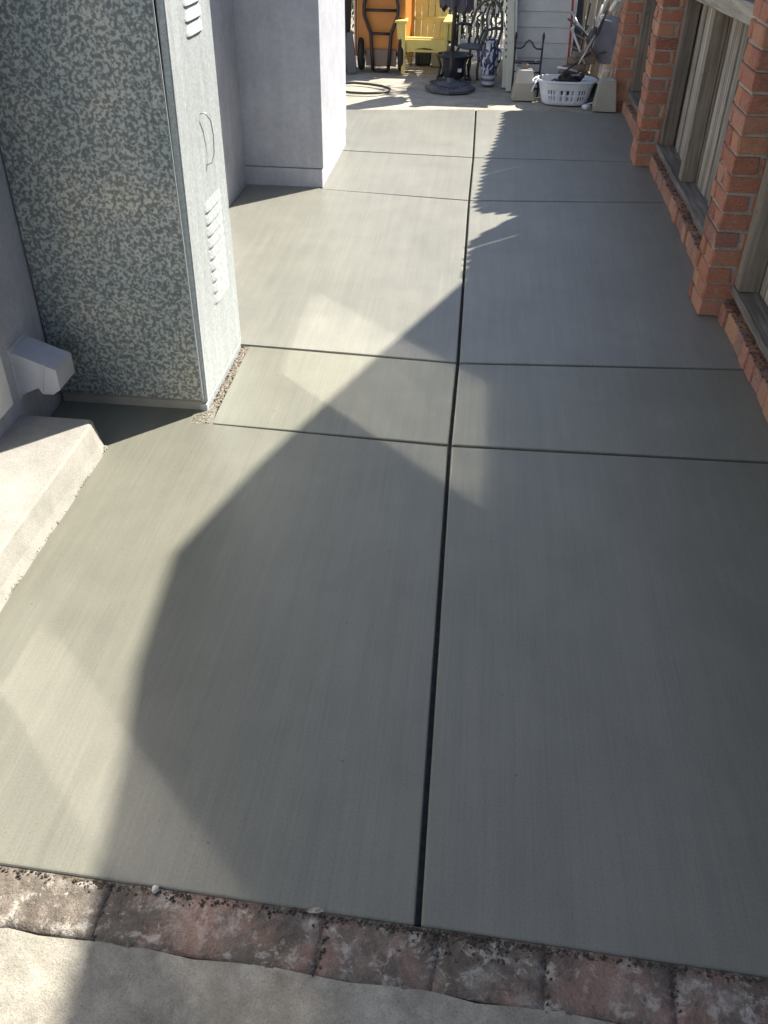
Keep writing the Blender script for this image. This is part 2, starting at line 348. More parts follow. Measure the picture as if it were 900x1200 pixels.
# ------------------------------------------------------------------ ground and path
g = MB(); g.poly([(-60, -60, -.05), (60, -60, -.05), (60, 60, -.05), (-60, 60, -.05)], [(0, 1, 2, 3)])
struct(g.build('ground', 'dirt'))
def y0(x): return .937-.037*x
GAP = .0062; GY = .0072
cx = [-.012, -.033, -.03, -.05, -.05, -.066]                # centre joint at each cross joint
yl = [None, 2.80, 3.478, 5.753, 6.70, 7.98]; yc = [y0(-.012), 2.767, 3.43, 5.66, 6.65, 8.16]; yr = [None, 2.80, 3.533, 5.797, 6.715, 8.20]
path = struct(obj('path', None)); XR = 1.24
polys = [
    [(-1.575, y0(-1.575)), (cx[0]-GAP, yc[0]), (cx[1]-GAP, yc[1]-GY), (-.945, 2.803-GY), (-.955, 2.93), (-1.575, 2.93)],
    [(-.948, 2.803+GY), (cx[1]-GAP, yc[1]+GY), (cx[2]-GAP, yc[2]-GY), (-.955, 3.480-GY)],
    [(-1.505, 3.50+GY), (-.975, 3.480+GY), (cx[2]-GAP, yc[2]+GY), (cx[3]-GAP, yc[3]-GY), (-1.0, 5.755-GY), (-1.02, 5.83), (-1.505, 5.83)],
    [(-1.03, 5.755+GY), (cx[3]-GAP, yc[3]+GY), (cx[4]-GAP, yc[4]-GY), (-1.03, 6.70-GY)],
    [(-1.4, 6.72+GY), (cx[4]-GAP, yc[4]+GY), (cx[5]-GAP, yc[5]), (-1.4, 7.93)],
    [(cx[0]+GAP, yc[0]), (XR, y0(XR)), (XR, yr[1]-GY), (cx[1]+GAP, yc[1]-GY)],
    [(cx[1]+GAP, yc[1]+GY), (XR, yr[1]+GY), (XR, yr[2]-GY), (cx[2]+GAP, yc[2]-GY)],
    [(cx[2]+GAP, yc[2]+GY), (XR, yr[2]+GY), (XR, yr[3]-GY), (cx[3]+GAP, yc[3]-GY)],
    [(cx[3]+GAP, yc[3]+GY), (XR, yr[3]+GY), (XR, yr[4]-GY), (cx[4]+GAP, yc[4]-GY)],
    [(cx[4]+GAP, yc[4]+GY), (XR, yr[4]+GY), (XR, yr[5]), (cx[5]+GAP, yc[5])]]
tone = [.83, .92, 1.04, 1.02, 1.06, .80, .93, 1.08, 1.05, 1.1]   # separate pours; near ones painted darker to deepen the shade there
for p, t in zip(polys, tone):
    MB().prism(p, -.045, 0).bevel(.007, 3).build('concrete_panel', 'path', path).color = (t, t*1.0, t*(.93 if t < 1 else 1.0), 1)
b = MB()                                                    # mortar bed seen at the bottom of the joints
b.poly([(-1.575, 1.0, -.024), (XR, .91, -.024), (XR, 8.15, -.024), (-1.45, 7.9, -.024)], [(0, 1, 2, 3)]); b.build('joint_bed', 'joint', path)
# the older ground this side of the brick border
n = 40; vs = []; fs = []
for i in range(n+1):
    x = -1.57+3.2*i/n; e = y0(x)-.128+.004*math.sin(i*1.7)+random.uniform(-.002, .002)
    vs += [(x, e, -.004), (x, -2.5, -.004), (x, e+.004, -.03)]
for i in range(n): a = 3*i; fs += [(a, a+1, a+4, a+3), (a+2, a, a+3, a+5)]
struct(MB().poly(vs, fs).build('old_pavement', 'old'))
pv = MB(); pv.poly([(-8, 7.75, -.012), (-1.4, 7.93, -.012), (-.066, 8.163, -.012), (1.3, 8.203, -.012), (8, 8.2, -.012), (8, 14, -.012), (-8, 14, -.012)], [range(7)])
struct(pv.build('patio', 'patio'))
# brick border
border = thing('brick_border', 'row of worn dirty bricks edging the smooth grey concrete', 'brick border', (0, 0, 0))
MB().box(-1.57, 1.6, -.064, .064, -.045, -.0058, Matrix.Translation((0, y0(0)-.064, 0)) @ Matrix.Rotation(-.037, 4, 'Z')).build('mortar_bed', 'border_brick', border)
ex = [-1.37, -1.02, -.66, -.2, .03, .245, .49, .71, .96, 1.15]
for i, (a, c) in enumerate(zip(ex, ex[1:])):
    w = (c-a)-(.001 if i in (1, 3) else .0045); bb = MB()
    nx, ny = max(8, int(w/.018)), 6
    vs = []; fs = []
    for j in range(ny+1):
        for k in range(nx+1):
            u, v = k/nx-.5, j/ny-.5
            edge = max(abs(u)*2, abs(v)*2); z = random.uniform(-.0018, .0018)-(.0008 if edge > .99 else 0)
            vs.append((u*w+(random.uniform(-.003, .001) if abs(u) > .49 else 0), v*.122+(random.uniform(-.003, .002) if abs(v) > .49 else 0), z))
    for j in range(ny):
        for k in range(nx):
            q = j*(nx+1)+k; fs.append((q, q+1, q+nx+2, q+nx+1))
    bb.poly(vs, fs)
    bb.bm.verts.ensure_lookup_table()
    rim = [e for e in bb.bm.edges if e.is_boundary]
    r = bmesh.ops.extrude_edge_only(bb.bm, edges=rim)
    for v in r['geom']:
        if isinstance(v, bmesh.types.BMVert): v.co.z = -.04
    o = bb.build('brick', 'border_brick', border)
    for f in o.data.polygons: f.use_smooth = f.normal.z > .5
    xm = (a+c)/2; o.location = (xm, y0(xm)-.066, -.003); o.rotation_euler = (random.uniform(-.008, .008), random.uniform(-.006, .006), -.037+random.uniform(-.004, .004))

def crumbs(name, mt, pts, lo, hi, z=0):
    b = MB()
    for x, y in pts:
        r = random.uniform(lo, hi); t = Matrix.Translation((x, y, z+r*.3)) @ Matrix.Rotation(random.uniform(0, 6), 4, 'Z') @ Matrix.Rotation(random.uniform(0, 6), 4, 'X')
        ico = bmesh.ops.create_icosphere(b.bm, subdivisions=1, radius=r, matrix=t @ Matrix.Diagonal((random.uniform(.7, 1.3), random.uniform(.6, 1), random.uniform(.5, .9), 1)))
        for v in ico['verts']: v.co += Vector([random.uniform(-.25, .25)*r for _ in range(3)])
    o = b.build(name, mt); o['kind'] = 'stuff'; return o
pts = []
for _ in range(2200):
    x = random.uniform(-1.3, 1.1); dens = .25+.75*(.5+.5*math.sin(x*9+1))*(.5+.5*math.sin(x*3.1+2))
    if random.random() < dens: pts.append((x, y0(x)-.004-abs(random.gauss(0, .009))))
for _ in range(220):
    x = random.gauss(.08, .07); pts.append((x, y0(x)-.005-abs(random.gauss(0, .02))))
for _ in range(90):
    k = random.choice([-.66, -.2, .245, .49, .71]); pts.append((k+random.gauss(0, .004), y0(k)-random.uniform(.0, .13)))
crumbs('soil_crumbs', 'dirt', pts, .0011, .0042, -.004)
tag(crumbs('loose_gravel', 'gravel', [(-.967+random.gauss(0, .008), random.uniform(2.8, 3.47)) for _ in range(900)]+[(random.uniform(-1.0, -.95)-.04*random.random(), random.uniform(2.80, 2.875)) for _ in range(260)], .003, .008, -.006), 'gravel filling the gap beside the galvanised cabinet', 'gravel')
tag(crumbs('mortar_crumbs', 'step', [(-1.275-abs(random.gauss(0, .012)), random.uniform(.9, 2.6)) for _ in range(1500)], .002, .007, .002), 'pale mortar crumbs along the foot of the concrete step', 'rubble')
# loose bits
pb = MB(); bmesh.ops.create_icosphere(pb.bm, subdivisions=2, radius=.008); pb.jitter(.0012)
tag(pb.build('pebble', 'block_pale', None, True), 'small white pebble lying on the brick border edge', 'pebble').location = (-.565, .95, .004)
lf = MB().poly([(0, 0, .001), (.012, .006, .004), (.03, .004, .007), (.04, -.002, .004), (.026, -.008, .006), (.01, -.006, .003), (.02, -.001, .002)], [(0, 1, 6), (1, 2, 6), (2, 3, 6), (3, 4, 6), (4, 5, 6), (5, 0, 6)])
sl = lf.build('dry_leaf', 'gravel'); tag(sl, 'small dry tan leaf at the seam of brick border and concrete', 'leaf'); sl.location = (-.245, .94, .003); sl.rotation_euler = (0, 0, .1)
for v in sl.data.vertices: pass

# ------------------------------------------------------------------ left house, step, cabinet
house = thing('house', 'lavender grey stucco house with projecting bay beside the path', 'house', (-1.58, 3, 0))
hx, hy = -1.58, 3
def wallbox(nm, x0, x1, ya, yb, z0, z1, mt='stucco', par=house, bev=0):
    b = MB().box(x0-hx, x1-hx, ya-hy, yb-hy, z0, z1)
    if bev: b.bevel(bev, 2)
    return b.build(nm, mt, par)
wallbox('wall', -5, -1.58, -2.5, 3.44, -.05, 2.55); wallbox('wall', -5, -1.51, 3.44, 5.8, -.05, 2.55)
wallbox('bay', -5, -1.0, 5.8, 6.86, .115, 2.55, bev=.008)
wallbox('base_course', -4.9, -1.006, 5.792, 6.852, -.05, .112, bev=.004)
wallbox('roof', -5, -1.35, -2.5, 6.9, 2.56, 2.72, 'roof_shingle')
def window(x, ya, yb, za, zb, cross=False):
    f = MB(); t = .05
    f.box(x-.01, x+.03, ya-t, ya, za-t, zb+t); f.box(x-.01, x+.03, yb, yb+t, za-t, zb+t)
    f.box(x-.01, x+.03, ya, yb, za-t, za); f.box(x-.01, x+.03, ya, yb, zb, zb+t)
    for v in f.bm.verts: v.co -= Vector((hx, hy, 0))
    w = f.build('window', 'white_trim', house)
    p = MB().poly([(x+.012-hx, ya-.002-hy, za-.002), (x+.012-hx, yb+.002-hy, za-.002), (x+.012-hx, yb+.002-hy, zb+.002), (x+.012-hx, ya-.002-hy, zb+.002)], [(0, 1, 2, 3)])
    return p.build('pane', 'pane', w)
window(-1.51, 3.62, 4.86, 1.0, 2.28)
# glazed door above the step: casing, leaf, glass
d = wallbox('door', -1.60, -1.565, 1.52, 2.38, .16, 2.2, 'white_trim')
b = MB().poly([(-1.563-hx, 1.86-hy, .60), (-1.563-hx, 2.14-hy, .60), (-1.563-hx, 2.14-hy, 1.95), (-1.563-hx, 1.86-hy, 1.95)], [(0, 1, 2, 3)]).build('pane', 'door_pane', d)
for a, c in ((2.40, 2.535), (1.40, 1.51)):
    wallbox('door_casing', -1.60, -1.555, a, c, .195, 2.3, 'white_trim', bev=.004)
# concrete step
st = MB(); pf = [(-1.578, 0), (-1.272, 0), (-1.288, .035), (-1.305, .104), (-1.312, .112), (-1.578, .112)]
ny = 46; vs = []; fs = []
for j in range(ny+1):
    y = .2+2.4*j/ny
    for i, (x, z) in enumerate(pf):
        q = .0035 if i == 1 else (.002 if i == 2 else .0006)
        vs.append((x+(random.uniform(-q, q) if 0 < i < 5 else 0)+(-.012 if j == ny and 0 < i < 5 else 0), y+(random.uniform(-.004, .004) if j == ny else 0), max(0, z+(random.uniform(-.0006, .0006) if i > 1 else 0))))
k = len(pf)
for j in range(ny):
    for i in range(k): fs.append((j*k+i, j*k+(i+1) % k, (j+1)*k+(i+1) % k, (j+1)*k+i))
fs += [tuple(range(k)), tuple(range(ny*k, ny*k+k))[::-1]]
tag(st.poly(vs, fs).build('doorstep', 'step'), 'low pale concrete step along the house wall', 'step')
# vent hood on the wall
vent = thing('vent_hood', 'lavender painted slanted vent hood low on the wall', 'vent', (-1.58, 2.70, .18))
hd = MB(); dx = .155; y1, y2 = -.068, .068
side = [(0, .165), (dx, .105), (dx, .028), (.125, .006), (.085, .006), (.075, .03), (0, -.006)]
n = len(side); t = .004
vs = [(x, y1, z) for x, z in side]+[(x, y2, z) for x, z in side]
fs = [tuple(range(n)), tuple(range(n, 2*n))[::-1]]+[(i, i+1, n+i+1, n+i) for i in (0, 1)]
hd.poly(vs, fs)
ho = hd.build('hood', 'hood_paint', vent); so_ = ho.modifiers.new('thick', 'SOLIDIFY'); so_.thickness = .003
MB().box(-.002, .006, -.08, .08, -.015, .178).bevel(.002).build('wall_flange', 'hood_paint', vent)
MB().bar((.118, y1-.003, .128), (.088, y1-.003, .01), .003, .003).build('seam', 'hood_paint', vent)

# galvanised cabinet
CX0, CX1, CY0, CY1, CZ0, CZ1 = -1.572, -.985, 2.888, 3.462, .055, 2.02
cab = thing('utility_cabinet', 'tall spangled galvanised steel cabinet standing against the house wall', 'cabinet', (CX0, CY0, 0))
def cb(nm, x0, x1, ya, yb, z0, z1, mt, bev=.0015, par=cab):
    return MB().box(x0-CX0, x1-CX0, ya-CY0, yb-CY0, z0, z1).bevel(bev).build(nm, mt, par)
cb('plinth', CX0, CX1-.012, CY0+.016, CY1, -.03, CZ0-.016, 'block_concrete', .006)
cb('body', CX0+.01, CX1-.13, CY0+.008, CY1-.004, CZ0, CZ1, 'galv')
sp_ = MB().box(0, CX1-.012-CX0, 0, .004, CZ0-.004, CZ1).bevel(.001).build('side_panel', 'galv', cab)
cb('edge_flange', CX1-.05, CX1-.009, CY0+.0045, CY0+.012, CZ0-.003, CZ1, 'galv2')
cb('roof_panel', CX0, CX1+.015, CY0-.015, CY1+.015, CZ1+.002, CZ1+.03, 'galv2', .004)
cb('hinge_jamb', CX1-.12, CX1-.03, CY1-.03, CY1-.006, CZ0, CZ1, 'galv2')
door = cb('door', CX1-.026, CX1+.002, CY0+.020, CY1, CZ0-.025, CZ1-.01, 'galv2', .004)
for v in door.data.vertices:                                # the door hangs skewed, its gap opening upwards
    if v.co.y < .1: v.co.y += .030*(v.co.z-CZ0); v.co.x += .004*(v.co.z-CZ0)
cb('base_strip', CX1-.03, CX1-.001, CY0+.012, CY1-.002, -.03, CZ0-.027, 'galv2', .003)
def louvre(zc, ya, yb, tilt):
    n = 10; vs = []; fs = []
    for i in range(n+1):
        y = ya+(yb-ya)*i/n; e = min(1, min(i, n-i)/1.5)
        z = zc-(y-ya)*tilt
        vs += [(CX1+.0022-CX0, y-CY0, z+.034), (CX1+.002+.005*e-CX0, y-CY0, z+.017), (CX1+.002+.010*e-CX0, y-CY0, z), (CX1+.0015-CX0, y-CY0, z-.0005)]
    for i in range(n):
        for k in range(3): a = 4*i+k; fs.append((a, a+4, a+5, a+1))
    MB().poly(vs, fs).build('louvre', 'galv2', door)
for k in range(7): louvre(1.262+.0438*k, 3.13, 3.345, .0)
for k in range(9): louvre(.34+.0438*k, 3.13, 3.36, .0)
hp = [(CX1+.002, 3.205, 1.015), (CX1+.02, 3.208, 1.017), (CX1+.026, 3.245, .985), (CX1+.026, 3.262, .93), (CX1+.024, 3.255, .87), (CX1+.02, 3.225, .845), (CX1+.002, 3.215, .84)]
MB().tube([(x-CX0, y-CY0, z) for x, y, z in hp], .0024, 6).build('handle', 'handle_steel', door, True)
MB().box(.565, .572, CY0-.004-CY0, .02, .2, .21).build('latch_tab', 'galv2', cab)

# ------------------------------------------------------------------ right side: brick curb, piers, fence
BV = []
for k in range(5):
    bb = MB().box(-.5, .5, -.5, .5, -.5, .5)
    bb = bb.jitter(.034); bb.bevel(.045); BV.append(bb.mesh('brick', 'brick'))
CV = []
for k in range(5):
    bb = MB().box(-.5, .5, -.5, .5, -.5, .5).jitter(.02); bb.bevel(.05); CV.append(bb.mesh('brick', 'curb_brick'))
def brick(vs, x, y, z, sx, sy, sz, parent, tilt=.012):
    o = obj('brick', random.choice(vs), parent, (x, y, z), tuple(random.uniform(-tilt, tilt) for _ in range(3))); o.scale = (sx, sy, sz); return o
CH = .0817
def pier(x, y, label, nC=18):                                      # x,y: front-left corner
    p = thing('brick_pier', label, 'brick pier', (x, y, 0), 0, 'brick piers along the wooden fence')
    D = .245; wx = .305
    MB().box(.008, wx-.008, .008, D-.008, -.04, nC*CH-.004).build('mortar_core', 'mortar', p)
    for c in range(nC):
        z = c*CH+.036; hh = .070
        j = lambda: random.uniform(-.004, .004)
        if c % 2:                                           # long brick towards the camera, two headers on the path side
            for yy in (0, D-.118):
                brick(BV, .1+j(), yy+.059, z, .2, .112, hh, p)
                brick(BV, .258, yy+.059+j(), z, .09, .112, hh, p)
        else:                                               # short brick towards the camera
            brick(BV, .052+j()*.5, .092, z, .108, .188, hh, p); brick(BV, .212, .092+j(), z, .185, .188, hh, p)
            brick(BV, .052+j()*.5, .222, z, .108, .05, hh, p); brick(BV, .212, .222, z, .185, .05, hh, p)
    return p
pier(1.085, 4.07, 'brick pier rising between two weathered fence panels, at the kerb of bricks')
pier(1.085, 6.60, 'brick pier beside the tall dark post of the middle fence panel')
pier(1.085, 8.33, 'brick pier at the patio next to the folded grey chair', 15)
curb = thing('brick_curb', 'low curb of dusty red bricks under the wooden fence', 'brick curb', (1.18, 1, 0))
MB().box(.012, .30, -.0, 7.4, -.04, .074).build('mortar_core', 'mortar', curb)
y = .1
piers_y = [(4.05, 4.33), (6.58, 6.86), (8.31, 8.6)]
while y < 7.3:
    L = random.choice((.108, .112, .2, .115)); yy = 1+y+L/2
    if not any(a-.04 < yy < c+.03 for a, c in piers_y):
        brick(CV, .05+random.uniform(-.006, .006), y+L/2, .04, .1, L-.012, .09+random.uniform(-.008, .006), curb, .03)
    y += L
# dirt and mortar lying on the curb behind the brick faces
n = 130; vs = []; fs = []
for j in range(n+1):
    yy = .1+7.2*j/n
    for i in range(5): vs.append((.07+.052*i, yy, .084+random.uniform(-.006, .008)-(.01 if i == 0 else 0)))
for j in range(n):
    for i in range(4): a = j*5+i; fs.append((a, a+1, a+6, a+5))
MB().poly(vs, fs).build('curb_top', 'curbtop', curb, True)
# fence
fence = thing('wooden_fence', 'weathered grey board fence with posts and rails on the brick curb', 'fence', (1.315, 0, 0))
FX = 1.315
def top_z(y):
    P_ = [(-2, 1.94), (6.05, 1.93), (6.27, 1.92), (6.50, 1.53), (6.76, 1.905), (7.2, 1.88), (7.84, 1.82), (8.5, 1.70), (9.3, 1.64)]
    for (a, za), (c, zc) in zip(P_, P_[1:]):
        if a <= y <= c: return za+(zc-za)*(y-a)/(c-a)
    return 1.64
y = -1.0; k = 0
while y < 9.15:
    w = .086; ha, hb = top_z(y), top_z(y+w); saw = .075
    dz = random.uniform(-.006, .006); x = random.uniform(-.008, .004); l = random.uniform(-.004, .004)
    vs = [(x, y, .14), (x, y+w-.010, .14), (x+l, y+w-.010, hb-saw+dz), (x+l, y+w*.35, (ha+hb)/2+dz), (x+l, y, ha-saw*.4+dz)]
    n5 = 5; vv = vs+[(a+.018, b_, c) for a, b_, c in vs]
    MB().poly(vv, [tuple(range(5))[::-1], tuple(range(5, 10))]+[(i, (i+1) % 5, 5+(i+1) % 5, 5+i) for i in range(5)]).build('board', 'board', fence)
    y += w
def fbox(nm, x0, x1, ya, yb, z0, z1, mt, bev=.003):
    return MB().box(x0-FX, x1-FX, ya, yb, z0, z1).bevel(bev).build(nm, mt, fence)
for yp in (2.35, 4.005, 5.70, 6.53, 7.6, 8.26):
    fbox('post', 1.222 if yp > 4.1 else 1.212, 1.306, yp-.042, yp+.042, .168, 1.8 if yp < 6 else 1.45, 'post')
segs = [(1.0, 4.05), (4.345, 6.58), (6.88, 8.3)]
for a, c in segs:
    bb = MB(); ns = 26; vs = []; fs = []                    # worn rail with chipped arrises
    for j in range(ns+1):
        yy = a+(c-a)*j/ns; dzr = random.uniform(-.003, .003)
        for x, z in ((1.205, .132), (1.204, .160), (1.209, .166), (1.312, .167), (1.312, .132)):
            vs.append((x-FX+(random.uniform(-.004, .004) if x < 1.3 else 0), yy, z+dzr+random.uniform(-.0015, .0015)))
    for j in range(ns):
        for i in range(5): q = 5*j; fs.append((q+i, q+(i+1) % 5, q+5+(i+1) % 5, q+5+i))
    fs += [(4, 3, 2, 1, 0), tuple(range(5*ns, 5*ns+5))]
    bb.poly(vs, fs).build('bottom_rail', 'sill_rail', fence)
    t = .085*(c-a)/2.2                                      # the upper rail sags away towards the far end
    for nm, x0, x1, z0, z1 in (('middle_rail', 1.196, 1.310, 1.10, 1.14), ('rail_face', 1.176, 1.193, 1.065, 1.15)):
        o = MB().box(x0-FX, x1-FX, a+.003, c-.003, z0, z1).bevel(.004)
        for v in o.bm.verts: v.co.z += t*(c-v.co.y)/(c-a)
        o.build(nm, 'rail', fence)
    q = a+.25
    while q < c-.1:
        fbox('rail_block', 1.235, 1.30, q-.02, q+.025, .08, .127, 'post', .003); q += .78
b = MB().box(-.012, .012, -.03, .03, 0, .22).bevel(.003)
lb = b.build('scrap_board', 'board'); lb.location = (1.225, 7.22, .168); lb.rotation_euler = (.06, -.05, 0)
tag(lb, 'short scrap of board propped on the fence bottom rail', 'board')

# ------------------------------------------------------------------ neighbour's house behind the fence (casts the large shadow)
HX = 2.05
def wall_pt(sx, sy):
    z = (HX-sx)/-LX*math.tan(SUN_EL); return (sy+(-LY)*(HX-sx)/-LX, z)
prof = [wall_pt(*q) for q in [(-.02, 4.39), (-.36, 3.51), (-.71, 2.55), (-.86, 2.03), (-.82, 1.56), (-.75, 1.24), (-.67, .75)]]
nb = thing('neighbour_house', 'neighbour house with sloping roof behind the board fence', 'house', (HX, 4, 0))
(ya, za), (yb, zb) = prof[0], prof[1]; s_ = (zb-za)/(yb-ya)
outer = [(yb+(1.9-zb)/s_, 1.9)]+prof+[(-6, prof[-1][1]-.35)]
n = len(outer)
vs = [(0, y-4, z) for y, z in outer]+[(5, y-4, z) for y, z in outer]; m_ = [(0, y-4, z-.16) for y, z in outer]+[(5, y-4, z-.16) for y, z in outer]
rf = MB(); V = vs+m_
fs = [(i, i+1, n+i+1, n+i) for i in range(n-1)]+[(2*n+i, 3*n+i, 3*n+i+1, 2*n+i+1) for i in range(n-1)]+[(i, 2*n+i, 2*n+i+1, i+1) for i in range(n-1)]+[(n+i, n+i+1, 3*n+i+1, 3*n+i) for i in range(n-1)]+[(0, n, 3*n, 2*n), (n-1, 3*n-1, 4*n-1, 2*n-1)]
rf.poly(V, fs).build('roof', 'roof_shingle', nb)
wl = [(y-4, z-.165) for y, z in outer[1:]]
n = len(wl); vs = [(.12, y, z) for y, z in wl]+[(.12, wl[-1][0], -.04), (.12, wl[0][0], -.04)]; n2 = len(vs)
vs += [(4.9, y, z) for _, y, z in vs]
MB().poly(vs, [tuple(range(n2)), tuple(range(n2, 2*n2))[::-1]]+[(i, (i+1) % n2, n2+(i+1) % n2, n2+i) for i in range(n2)]).build('wall', 'house_siding', nb)

# ------------------------------------------------------------------ patio clutter
def P(px, py, z=0):                                         # photo pixel -> point on a level
    d = FW*1032+RT*(px-450)-UP*(py-600); return Vector((0, 0, H))+d*((z-H)/d.z)

# upended orange garden cart
cart = thing('garden_cart', 'upended orange two-wheeled garden cart with dark tubular frame', 'garden cart', (-1.05, 9.66, 0))
tb = MB(); o_ = [(-.28, .10), (.28, .10), (.27, .95), (-.27, .95)]; i_ = [(-.235, .18), (.235, .18), (.225, .88), (-.225, .88)]
vs = [(x, .26, z) for x, z in o_]+[(x, .0, z) for x, z in i_]+[(x*.96, .25, z*.99+.005) for x, z in o_]+[(x*.95, .02, z*.985+.008) for x, z in i_]
tb.poly(vs, [(4, 5, 6, 7)]+[(i, (i+1) % 4, 4+(i+1) % 4, 4+i) for i in range(4)]+[(8+i, 12+i, 12+(i+1) % 4, 8+(i+1) % 4) for i in range(4)]+[(15, 14, 13, 12)]+[(i, 8+i, 8+(i+1) % 4, (i+1) % 4) for i in range(4)])
tb.bevel(.006).build('tub', 'orange_paint', cart)
MB().box(-.30, .30, .255, .275, .09, .97).bevel(.01).build('tub_rim', 'orange_paint', cart)
for s in (-1, 1):
    MB().tube([(s*.075, -.05, .012), (s*.09, -.06, .2), (s*.1, -.05, .34), (s*.165, -.05, .5), (s*.165, -.05, .58), (s*.14, -.05, .68), (s*.145, -.04, 1.1)], .017, 8).build('frame_rail', 'dark_metal', cart, True)
    wh = MB(); wh.lathe([(.10, -.03), (.135, -.026), (.15, -.01), (.15, .01), (.135, .026), (.10, .03)], 24)
    w = wh.build('wheel', 'rubber', cart, True); w.location = (s*.20, .03, .15); w.rotation_euler = (0, R(90), 0)
    h = MB().lathe([(.02, -.04), (.095, -.02), (.095, .02), (.02, .04)], 16).build('hub', 'pale_metal', w, True)
for z, q in ((.012, .075), (.34, .1), (.54, .165), (.66, .145)):
    MB().tube([(-q, -.05, z), (q, -.05, z)], .013, 8).build('cross_bar', 'dark_metal', cart, True)
MB().tube([(-.23, .03, .15), (.23, .03, .15)], .012, 8).build('axle', 'dark_metal', cart, True)
MB().box(-.15, .15, -.03, .0, .05, .2).bevel(.005).build('base_plate', 'log_wood', cart)

# yellow adirondack chair
ch = thing('adirondack_chair', 'yellow wooden slatted garden armchair facing the path', 'chair', (-.62, 9.6, 0))
def slat(nm, a, b_, w, t, up=(0, 0, 1), par=ch, mt='yellow_paint', bev=.003): return MB().bar(a, b_, w, t, up).bevel(bev).build(nm, mt, par)
for s in (-1, 1):
    slat('leg', (s*.205, -.0, .0), (s*.205, -.0, .445), .035, .06, (0, 1, 0))
    slat('leg', (s*.19, .05, .25), (s*.17, .55, .0), .03, .075)
    slat('arm_bracket', (s*.238, 0, .30), (s*.252, 0, .44), .05, .02, (0, 1, 0))
    b = MB().prism([(s*.17, -.05), (s*.29, -.05), (s*.275, .25), (s*.24, .45), (s*.19, .45)] if s > 0 else [(s*.29, -.05), (s*.17, -.05), (s*.19, .45), (s*.24, .45), (s*.275, .25)], .445, .465)
    b.bevel(.004).build('arm', 'yellow_paint', ch)
ap = [(-.19, .30), (.19, .30), (.19, .205), (.13, .205), (.07, .222), (0, .23), (-.07, .222), (-.13, .205), (-.19, .205)]
b = MB().prism([(x, z) for x, z in ap][::-1], -.02, .002, Matrix.Rotation(R(90), 4, 'X')); b.build('apron', 'yellow_paint', ch)
slat('seat_slat', (-.19, .015, .20), (.19, .015, .20), .03, .02)
for k in range(5): slat('seat_slat', (-.185, .06+.065*k, .305-.024*k), (.185, .06+.065*k, .305-.024*k), .056, .016)
tops = [.63, .71, .76, .78, .76, .71, .63]
for k in range(6):
    x = -.165+.066*k; tz = (.69, .78, .83, .83, .78, .69)[k]
    slat('back_slat', (x*.95, .33, .2), (x*1.05, .33+.24, tz), .061, .016, (0, 1, 0))
slat('back_rail', (-.2, .42, .43), (.2, .42, .43), .03, .03); slat('back_rail', (-.19, .55, .70), (.19, .55, .70), .03, .03)

# parasol with its base
um = thing('parasol', 'closed grey parasol on dark pole with eight-sided cast base', 'parasol', (-.325, 8.93, 0))
MB().lathe([(.235, 0), (.235, .022), (.20, .035), (.12, .05), (.05, .06), (.03, .10)], 8).build('base', 'grey_cast', um)
bt = MB()
for k in range(26):
    a = k*2*math.pi/26; rr = .15+.03*math.sin(3*a)
    bt.tube([(rr*math.cos(a)+.03*math.cos(q), rr*math.sin(a)+.03*math.sin(q), .04+.006) for q in [j*2*math.pi/10 for j in range(8)]], .005, 5)
bt.build('cast_scrollwork', 'grey_cast', um, True)
MB().tube([(0, 0, .05), (.02, 0, 1.62)], .019, 10).build('pole', 'bronze_pole', um, True)
MB().tube([(0.003, 0, .08), (.006, 0, .32)], .025, 10).build('pole_sleeve', 'dark_metal', um, True)
cn = MB(); K = 32; rings = []
for z, r0 in ((.66, .12), (.72, .125), (.9, .11), (1.1, .085), (1.3, .06), (1.5, .03), (1.6, .012)):
    rings.append([cn.bm.verts.new((.02+(r0*(1+.28*math.cos(8*t+z*2)))*math.cos(t), r0*(1+.28*math.cos(8*t+z*2))*math.sin(t), z+(.035*math.cos(8*t) if z < .7 else 0))) for t in [2*math.pi*j/K for j in range(K)]])
for A, B_ in zip(rings, rings[1:]):
    for j in range(K): cn.bm.faces.new((A[j], A[(j+1) % K], B_[(j+1) % K], B_[j]))
cn.bm.faces.new(rings[-1]); cn.build('canopy', 'canopy_cloth', um, True)

# low black plant stand with a grey tub
ps = thing('plant_stand', 'low black metal plant stand behind the parasol base', 'plant stand', (-.31, 9.3, 0))
for k in range(6):
    a = k*math.pi/3+.3; c_, s_2 = math.cos(a), math.sin(a)
    MB().tube([(.17*c_, .15*s_2, 0), (.15*c_, .13*s_2, .05), (.135*c_, .12*s_2, .14), (.165*c_, .145*s_2, .225)], .011, 6).build('leg', 'black_plastic', ps, True)
for z, r in ((.03, .158), (.225, .167)):
    MB().tube([(r*math.cos(t), r*.88*math.sin(t), z) for t in [2*math.pi*j/28 for j in range(28)]], .012, 6, True).build('ring', 'black_plastic', ps, True)
pot = thing('planter_tub', 'dark grey planter tub inside the black plant stand', 'planter', (-.31, 9.3, .03))
MB().lathe([(.085, 0), (.10, .02), (.115, .19), (.125, .195), (.125, .205), (.11, .205), (.10, .17), (.02, .165)], 24).build('pot', 'slate_plastic', pot, True)
MB().box(.04, .075, -.119, -.112, .07, .1).build('price_sticker', 'white_plastic', pot)
bx = thing('storage_crate', 'dark plastic crate under the yellow chair', 'crate', (-.64, 10.05, 0))
MB().box(-.1, .06, 0, .2, 0, .2).bevel(.006).build('box', 'black_plastic', bx); MB().box(-.11, .07, -.01, .21, .2, .215).bevel(.004).build('lid', 'slate_plastic', bx)
for k in range(4): MB().box(-.09+.037*k, -.075+.037*k, -.006, .0, .02, .18).build('rib', 'slate_plastic', bx)
